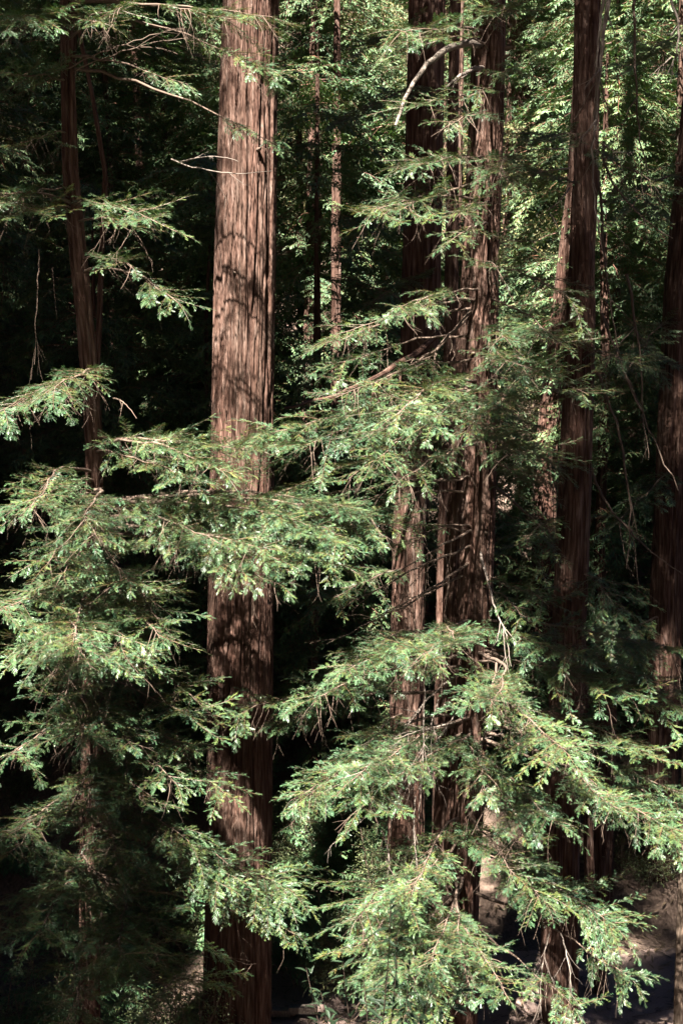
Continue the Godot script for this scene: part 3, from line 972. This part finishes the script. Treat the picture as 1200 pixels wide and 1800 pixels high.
	for q in [[big, 20.0, 44.0, 4.5], [shaded, 17.5, 38.0, 4.2], [mid, 18.0, 40.0, 4.5], [edge, 18.5, 40.0, 4.5], [twin, 16.5, 36.0, 3.6], [back, 16.0, 30.0, 3.0], [slim, 15.0, 24.0, 2.6], [pale, 19.0, 40.0, 4.2]]:
		high.append([q[0].node, q[0].spot(q[1]), q[1], q[2], q[3], {edge: 40, pale: 40, shaded: 70, twin: 200, back: 80, mid: 150}.get(q[0], n)])


var tall := []


# branchlets added on unseen tall trees along sun rays, to keep dark parts shaded
func close_canopy() -> void:
	rng.seed = 8080
	var more := {}
	var spots := []
	for d in [13.2, 14.0, 15.0, 16.0, 17.3, 18.5, 20.0, 22.0, 24.5]:
		for px in range(-30, 1240, 30):
			for py in range(-30, 1830, 36):
				spots.append(at(px + rf(-15, 15), py + rf(-18, 18), d))
	for d in [28.0, 32.0, 37.0, 43.0, 50.0]:
		for px in range(-30, 580, 24):
			for py in range(-30, 1200, 30):
				spots.append(at(px + rf(-12, 12), py + rf(-15, 15), d))
	for p in spots:
		var gx := int(p.dot(e1) / GC + GN * 0.5)
		var gy := int(p.dot(e2) / GC + GN * 0.5)
		if gx < 2 or gy < 2 or gx >= GN - 2 or gy >= GN - 2 or gate[gx * GN + gy] < 1e8 or cover[gx * GN + gy] >= 2.5 or p.y < -1.0:
			continue
		for layer in 3:
			var best = null
			var near := 6.0
			var spot := Vector3.ZERO
			for tries in 5:
				var y := rf(23.0, 46.0)
				if y < p.y + 8.0:
					continue
				var q: Vector3 = p + sun_to * ((y - p.y) / sun_to.y)
				for t in tall:
					var away := Vector2(q.x - t[1].x, q.z - t[1].z).length()
					if away < near and y < t[1].y + t[2] - 1.0:
						near = away; best = t; spot = q
			if best == null:
				break
			var out := Vector3(spot.x - best[1].x, 0, spot.z - best[1].z)
			out = (out.normalized() if out.length() > 0.1 else Vector3.RIGHT).rotated(Vector3.UP, rf(-0.5, 0.5))
			var dir := (out + Vector3.UP * rf(-0.3, 0.1)).normalized()
			var zz := dir.cross(Vector3.UP).normalized()
			var up := zz.cross(dir)
			var sc := rf(0.8, 1.4)
			var shut := true
			var base := spot
			for tries in 4:
				base = spot - dir * sc * 0.45
				shut = false
				for u in [[0.1, 0.0], [0.4, 0.0], [0.45, 0.3], [0.45, -0.3], [0.7, 0.0], [0.95, 0.0]]:
					shut = shut or shades_a_gap(base + (dir * u[0] + zz * u[1] - up * 0.3 * u[0] * u[0]) * sc)
				if not shut:
					break
				sc *= 0.6
			if shut:
				continue
			if not more.has(best[0]):
				more[best[0]] = [[], PackedColorArray()]
			more[best[0]][0].append(Transform3D(Basis(dir, up, zz) * sc, base))
			more[best[0]][1].append(tint(0.3))
			add_cover(base + dir * sc * 0.5, sc * 0.33)
			if cover[gx * GN + gy] >= 2.5:
				break
	for o in more:
		copies(o, "crown", clusters[more[o][0].size() % 5], mats.needles, more[o][0], more[o][1])


var high := []
var instances := 0


func build_sun_gaps() -> void:
	for px in range(300, 680, 40):
		open_to_sun(at(px, 935, 14.5), 0.6)
		if px < 460:
			open_to_sun(at(px, 805, 15.0), 0.5)
	for px in range(450, 740, 40):
		for py in [1170, 1250, 1340, 1410]:
			open_to_sun(at(px, py, 14.5), 0.32)
	for px in range(0, 330, 50):
		for py in [890, 1060]:
			open_to_sun(at(px, py, 13.7), 0.4)
	# sunlit openings on the far slope: [px, py, radius px]
	rng.seed = 77
	for q in [[940, 120, 50], [930, 180, 60], [960, 215, 50], [940, 420, 65], [900, 400, 50], [980, 440, 40], [1120, 60, 60], [1180, 120, 60], [1100, 150, 50], [1150, 250, 70], [1190, 330, 50], [1110, 300, 50], [1100, 420, 60], [1170, 430, 60], [1140, 540, 55], [1070, 530, 40], [1110, 700, 45], [1060, 760, 40], [1100, 830, 50], [1130, 900, 40], [930, 930, 50], [910, 1010, 55], [960, 1060, 40], [900, 1080, 40], [940, 620, 40], [960, 700, 35],
			[640, 30, 50], [670, 90, 50], [640, 170, 40], [690, 260, 30], [600, 40, 30], [680, 330, 30], [620, 420, 40], [570, 450, 40], [680, 470, 40], [560, 560, 30], [580, 510, 25], [700, 430, 25], [640, 660, 25], [800, 100, 30], [805, 300, 25],
			[60, 240, 10], [135, 100, 12], [140, 185, 9], [245, 205, 14], [180, 240, 8], [150, 275, 10], [285, 280, 10], [350, 560, 14], [230, 660, 9], [345, 690, 12], [255, 640, 8], [30, 225, 8], [310, 1210, 9], [350, 1210, 12], [345, 1290, 10], [500, 1330, 10], [560, 1100, 14], [530, 540, 10]]:
		for s in 2:
			open_to_sun(at(q[0], q[1], 33.0 + s * 9.0), metres(q[2], 33.0 + s * 9.0) * 0.9, 5.0)
	for px in range(880, 1230, 50):
		for py in range(-40, 1080, 50):
			if rng.randf() < 0.8:
				open_to_sun(at(px + rf(-30, 30), py + rf(-30, 30), rf(32, 46)), rf(0.4, 0.9), 5.0)
	for q in 130:
		open_to_sun(at(rf(560, 1220), rf(-40, 1150), rf(29, 50)), rf(0.4, 1.0), 4.0)
	for q in 64:
		open_to_sun(at(rf(-20, 560), rf(-30, 1150), rf(27, 46)), rf(0.1, 0.22), 2.5)
	for q in 26:
		open_to_sun(Vector3(rf(1.8, 2.8), 0.5, rf(-18.0, -24.0)), rf(0.12, 0.26))
	for q in 8:
		open_to_sun(at(rf(0, 420), rf(1330, 1790), rf(13.4, 15.0)), rf(0.1, 0.28))
	for q in 14:
		open_to_sun(at(rf(0, 330), rf(-20, 330), rf(14.4, 15.5)), rf(0.08, 0.2))
	for q in range(-40, 1500, 50):                # the straight shaded trunk
		keep_shaded(at(1034 - q * 0.032, q, 18.4), 0.42)
	for q in range(60, 780, 50):                  # the slender tree and the broad trunk higher up
		keep_shaded(at(150, q, 15.9), 0.24)
		keep_shaded(at(740, q, 21.2), 0.3)
	for q in 40:                                  # undergrowth below the slender tree
		keep_shaded(at(rf(0, 330), rf(1500, 1800), rf(13.2, 14.2)), 0.4)
	for q in 60:                                  # the trail's dark sides
		keep_shaded(at(rf(1030, 1190), rf(1540, 1800), rf(18.5, 19.4)), 0.3)
	for px in [485, 515, 545]:
		keep_shaded(at(px, 1785, 18.6), 0.24)
	for q in 16:
		keep_shaded(at(rf(1080, 1190), rf(1560, 1760), rf(20.5, 22.5)), 0.35)
	for q in 10:
		open_to_sun(at(rf(850, 945), rf(1765, 1800), 18.6), 0.2)
	for q in 30:
		open_to_sun(at(rf(860, 1130), rf(1600, 1790), 21.5), rf(0.06, 0.16))


func lance(ln: float, w: float, sag: float) -> ArrayMesh:            # a long pointed leaf folded along its midrib, along +x
	var m := MB.new()
	var col := Color(0.05, 0.085, 0.045)
	for q in 5:
		var a := q / 5.0
		var b := (q + 1) / 5.0
		var wa := w * sin(PI * pow(a, 0.8))
		var wb := w * sin(PI * pow(b, 0.8)) if q < 4 else 0.0
		var pa := Vector3(a * ln, -sag * a * a * ln, 0)
		var pb := Vector3(b * ln, -sag * b * b * ln, 0)
		for g in [-1.0, 1.0]:
			var oa: Vector3 = pa + Vector3(0, wa * 0.3, wa * g)
			var ob: Vector3 = pb + Vector3(0, wb * 0.3, wb * g)
			if g > 0:
				m.tri(pa, oa, pb, col); m.tri(oa, ob, pb, col)
			else:
				m.tri(pa, pb, oa, col); m.tri(oa, pb, ob, col)
	return m.mesh()


func build_small_things() -> void:
	# dark sapling with long leaves in front of the lowest boughs
	rng.seed = 611
	var foot := at(650, 1800, 11.0)
	foot.y = land(foot.x, foot.z)
	var lau := thing("laurel_sapling", foot, "dark sapling with long pointed leaves in front of the lowest sunlit boughs", "sapling")
	var wood := MB.new()
	var tips := []
	for q in [[535, 1700], [560, 1745], [600, 1690], [640, 1720], [690, 1590], [720, 1700], [760, 1740], [790, 1760], [660, 1770], [740, 1780], [580, 1790], [700, 1650], [820, 1720]]:
		var e := at(q[0], q[1], 11.0 + rf(-0.5, 0.5))
		var pts := []
		for k in 9:
			var u := k / 8.0
			pts.append(foot.lerp(e, u) + Vector3(0, 0.35 * sin(u * PI), 0) + Vector3(rf(-1, 1), 0, rf(-1, 1)) * 0.02)
		wood.tube(pts, 0.012, 0.0025, 5, Color.WHITE)
		tips.append(pts)
	part(lau, "stem", wood.mesh(), mats.wood)
	var shapes := [lance(0.13, 0.015, 0.15), lance(0.16, 0.017, 0.3), lance(0.11, 0.013, 0.05)]
	for pts in tips:
		keep_shaded(pts[8], 0.3)
		for k in 22:
			var u := 1.0 - 0.4 * k / 22.0
			var j := mini(int(u * 8.0), 7)
			var p: Vector3 = pts[j].lerp(pts[j + 1], u * 8.0 - j)
			var f: Vector3 = (pts[8] - pts[6]).normalized()
			var dir := (f * rf(0.1, 0.8) + Vector3(rf(-1, 1), rf(-0.7, 0.25), rf(-1, 1))).normalized()
			var up := (Vector3.UP + Vector3(rf(-0.6, 0.6), 0, rf(-0.6, 0.6))).normalized()
			var zz := dir.cross(up).normalized()
			var l := part(lau, "leaf", shapes[k % 3], mats.leaves, true)
			l.transform = Transform3D(Basis(dir, zz.cross(dir), zz) * rf(0.75, 1.15), p - foot)
	# timber edging along the trail
	for q in [[488, 1786, 0.34, "weathered timber edging beside the foot of the big trunk"], [533, 1781, 0.4, "lighter weathered timber set end to end with the edging by the trail"]]:
		var p := at(q[0], q[1], 18.6)
		p.y = land(p.x, p.z) + 0.012
		var o := thing("timber_edging", p, q[3], "timber")
		var b := BoxMesh.new()
		b.size = Vector3(q[2], 0.09, 0.12)
		var beam := part(o, "beam", b, mats.dead, true)
		beam.position = Vector3(0, 0.13 if q[0] > 500 else 0.09, 0)
		var c := BoxMesh.new()
		c.size = Vector3(0.06, 0.17, 0.06)
		for g in [-1, 1]:
			var stake := part(o, "stake", c, mats.wood, true)
			stake.position = Vector3(g * q[2] * 0.36, 0.05, -0.092)
	# sticks lying on the trail
	for q in [[880, 1790, 0.7, "crooked dead stick lying across the pale trail"], [925, 1794, 0.5, "short dead stick at the edge of the pale trail"], [1110, 1790, 0.6, "dead stick lying in the dappled litter near the thin sunlit trunk"]]:
		var p := at(q[0], q[1], 18.6)
		p.y = land(p.x, p.z) + 0.035
		var m := MB.new()
		fork(m, p, Vector3(rf(0.6, 1), 0.02, rf(-0.3, 0.3)).normalized(), q[2], 0.014, 1, 0.0)
		for k in m.v.size():
			m.v[k].y = p.y + (m.v[k].y - p.y) * 0.25
		part(thing("fallen_stick", p, q[3], "stick"), "branch", m.mesh(), mats.wood)
	# fallen needles, leaves and chips on the ground
	var where := []
	var tints := PackedColorArray()
	for q in 16000:
		var x := rf(-7.5, 8.5)
		var z := rf(-15.5, -31.0)
		if absf(x) > -z * 0.26 + 0.5:
			continue
		var dir := Vector3(rf(-1, 1), rf(-0.1, 0.3), rf(-1, 1)).normalized()
		var zz := dir.cross(Vector3.UP).normalized()
		where.append(Transform3D(Basis(dir, zz.cross(dir), zz) * rf(0.5, 1.4), Vector3(x, land(x, z) + 0.03, z)))
		var b := rf(0.5, 1.5)
		tints.append(Color(2.6 * b, 1.05 * b, 1.3 * b) * (0.45 if rng.randf() < 0.3 else 1.0))
	copies(self, "leaf_litter", shapes[0], mats.leaves, where, tints)
	var lit := get_node("leaf_litter")
	lit.set_meta("label", "brown fallen leaves and needles strewn over the ground"); lit.set_meta("category", "litter")
	# low shrubs at the foot of the far slope
	for q in 104:
		var d := rf(20.5, 25.0)
		var px := lerpf(-60, 1260, (q + rf(0, 1)) / 34.0)
		if q >= 34:
			px = rf(-40, 340); d = rf(14.5, 18.5)
		if q >= 46:
			px = rf(560, 1240); d = rf(24.0, 38.0)
		if q >= 80:
			px = rf(470, 770); d = rf(19.0, 23.0)
		if px > 820 and px < 1010 and d < 23.5:
			d = 24.0
		var p := at(px, 900, d)
		p.y = land(p.x, p.z)
		var area := ("on the near bank " if d < 19.0 else ("at the slope foot " if d < 25.5 else "up the slope ")) + zone(px)
		var o := thing("low_shrub", p, "low leafy shrub " + area, "shrub", "low shrubs " + area)
		var m := MB.new()
		var w2 := []
		var t2 := PackedColorArray()
		var hgt := rf(0.7, 2.0)
		for k in 6:
			var e := p + Vector3(rf(-0.5, 0.5), hgt * rf(0.6, 1.0), rf(-0.5, 0.5))
			m.tube([p - Vector3(0, 0.1, 0), p.lerp(e, 0.5) + Vector3(rf(-0.1, 0.1), 0.05, 0), e], 0.012, 0.004, 4, Color.WHITE)
			for j in 6:
				var a := rf(0, TAU)
				var dir := Vector3(cos(a), rf(-0.2, 0.4), sin(a)).normalized()
				var zz := dir.cross(Vector3.UP).normalized()
				w2.append(Transform3D(Basis(dir, zz.cross(dir), zz) * rf(0.4, 0.8), p.lerp(e, rf(0.3, 1.0))))
				t2.append(tint(0.3))
		part(o, "stem", m.mesh(), mats.wood)
		copies(o, "foliage", broad[q % 4] if q % 3 else clusters[q % 5], mats.leaves, w2, t2)


func zone(px: float) -> String:                              # the landmark beside which something far away stands
	for q in [[130, "beyond the slender curved tree"], [330, "between the slender tree and the big trunk"], [500, "behind the big trunk"], [690, "between the big trunk and the broad trunk"], [880, "behind the close pair"], [1000, "beside the straight shaded trunk"]]:
		if px < q[0]:
			return q[1]
	return "beyond the straight shaded trunk"


func build_forest() -> void:
	for k in high.size():
		var h: Array = high[k]
		crown(h[0], h[1], h[2], h[3], h[4], h[5], 1.5, 900 + k)
	# trees on the far slope
	var k := 0
	rng.seed = 4242
	var spots := []
	for row in 10:
		var d := 25.5 + row * 4.6
		var half := d * 0.27 + 2.5
		var cnt := int(half * 2.0 / (1.9 + row * 0.16))
		for q in cnt:
			spots.append([lerpf(-half, half, (q + rf(0.15, 0.85)) / cnt), -d + rf(-2.0, 2.0), rf(8.0, 17.0), rng.randf() < 0.28 and row > 0])
	for s in spots:
		k += 1
		var px: float = 600.0 + s[0] / -s[1] * FOCAL
		var place: String = ("low on" if s[1] > -36.0 else ("midway up" if s[1] > -52.0 else "high up")) + " the far slope " + zone(px)
		if s[3]:
			far_tree("broadleaf_tree", "small-leaved broad tree " + place, "broadleaf trees " + place, s[0], s[1], s[2] * 0.6, 3.0, 410, 0.9, k, true, 0.08)
		else:
			far_tree("young_redwood", "leafy young redwood " + place, "young redwoods " + place, s[0], s[1], s[2], 2.4, 440, 0.95, k, false, 0.02)
	# tall trees outside the picture whose crowns shade the grove
	rng.seed = 99
	var shade := []
	for a in range(-30, 24, 6):
		for b in range(-42, 18, 6):
			var best := []
			for tries in 30:
				var x := a + rf(-3.6, 3.6)
				var z := b + rf(-3.6, 3.6)
				if (z < 3.0 and absf(x) < maxf(0.0, -z) * 0.25 + 2.0) or (z < -9.0 and x > 0.0):
					continue
				var hits := 0                  # how much of the trunk would stand in a gap the sun comes through
				for y in range(4, 34):
					for g in [-0.35, 0.0, 0.35]:
						if shades_a_gap(Vector3(x, land(x, z) + y * 1.2, z) + e1 * g):
							hits += 1
				if best.is_empty() or hits < best[2]:
					best = [x, z, hits]
			if best and best[2] < 7:
				shade.append(best)
	print("shade trees ", shade.size(), ", instances ", instances)
	for s in shade:
		k += 1
		far_tree("tall_redwood", "tall redwood outside the view whose high crown shades the grove", "tall redwoods around the viewpoint", s[0], s[1], rf(40, 50), 4.8, 380, 1.7, k, false, 0.42, true)
	close_canopy()
	print("instances ", instances)
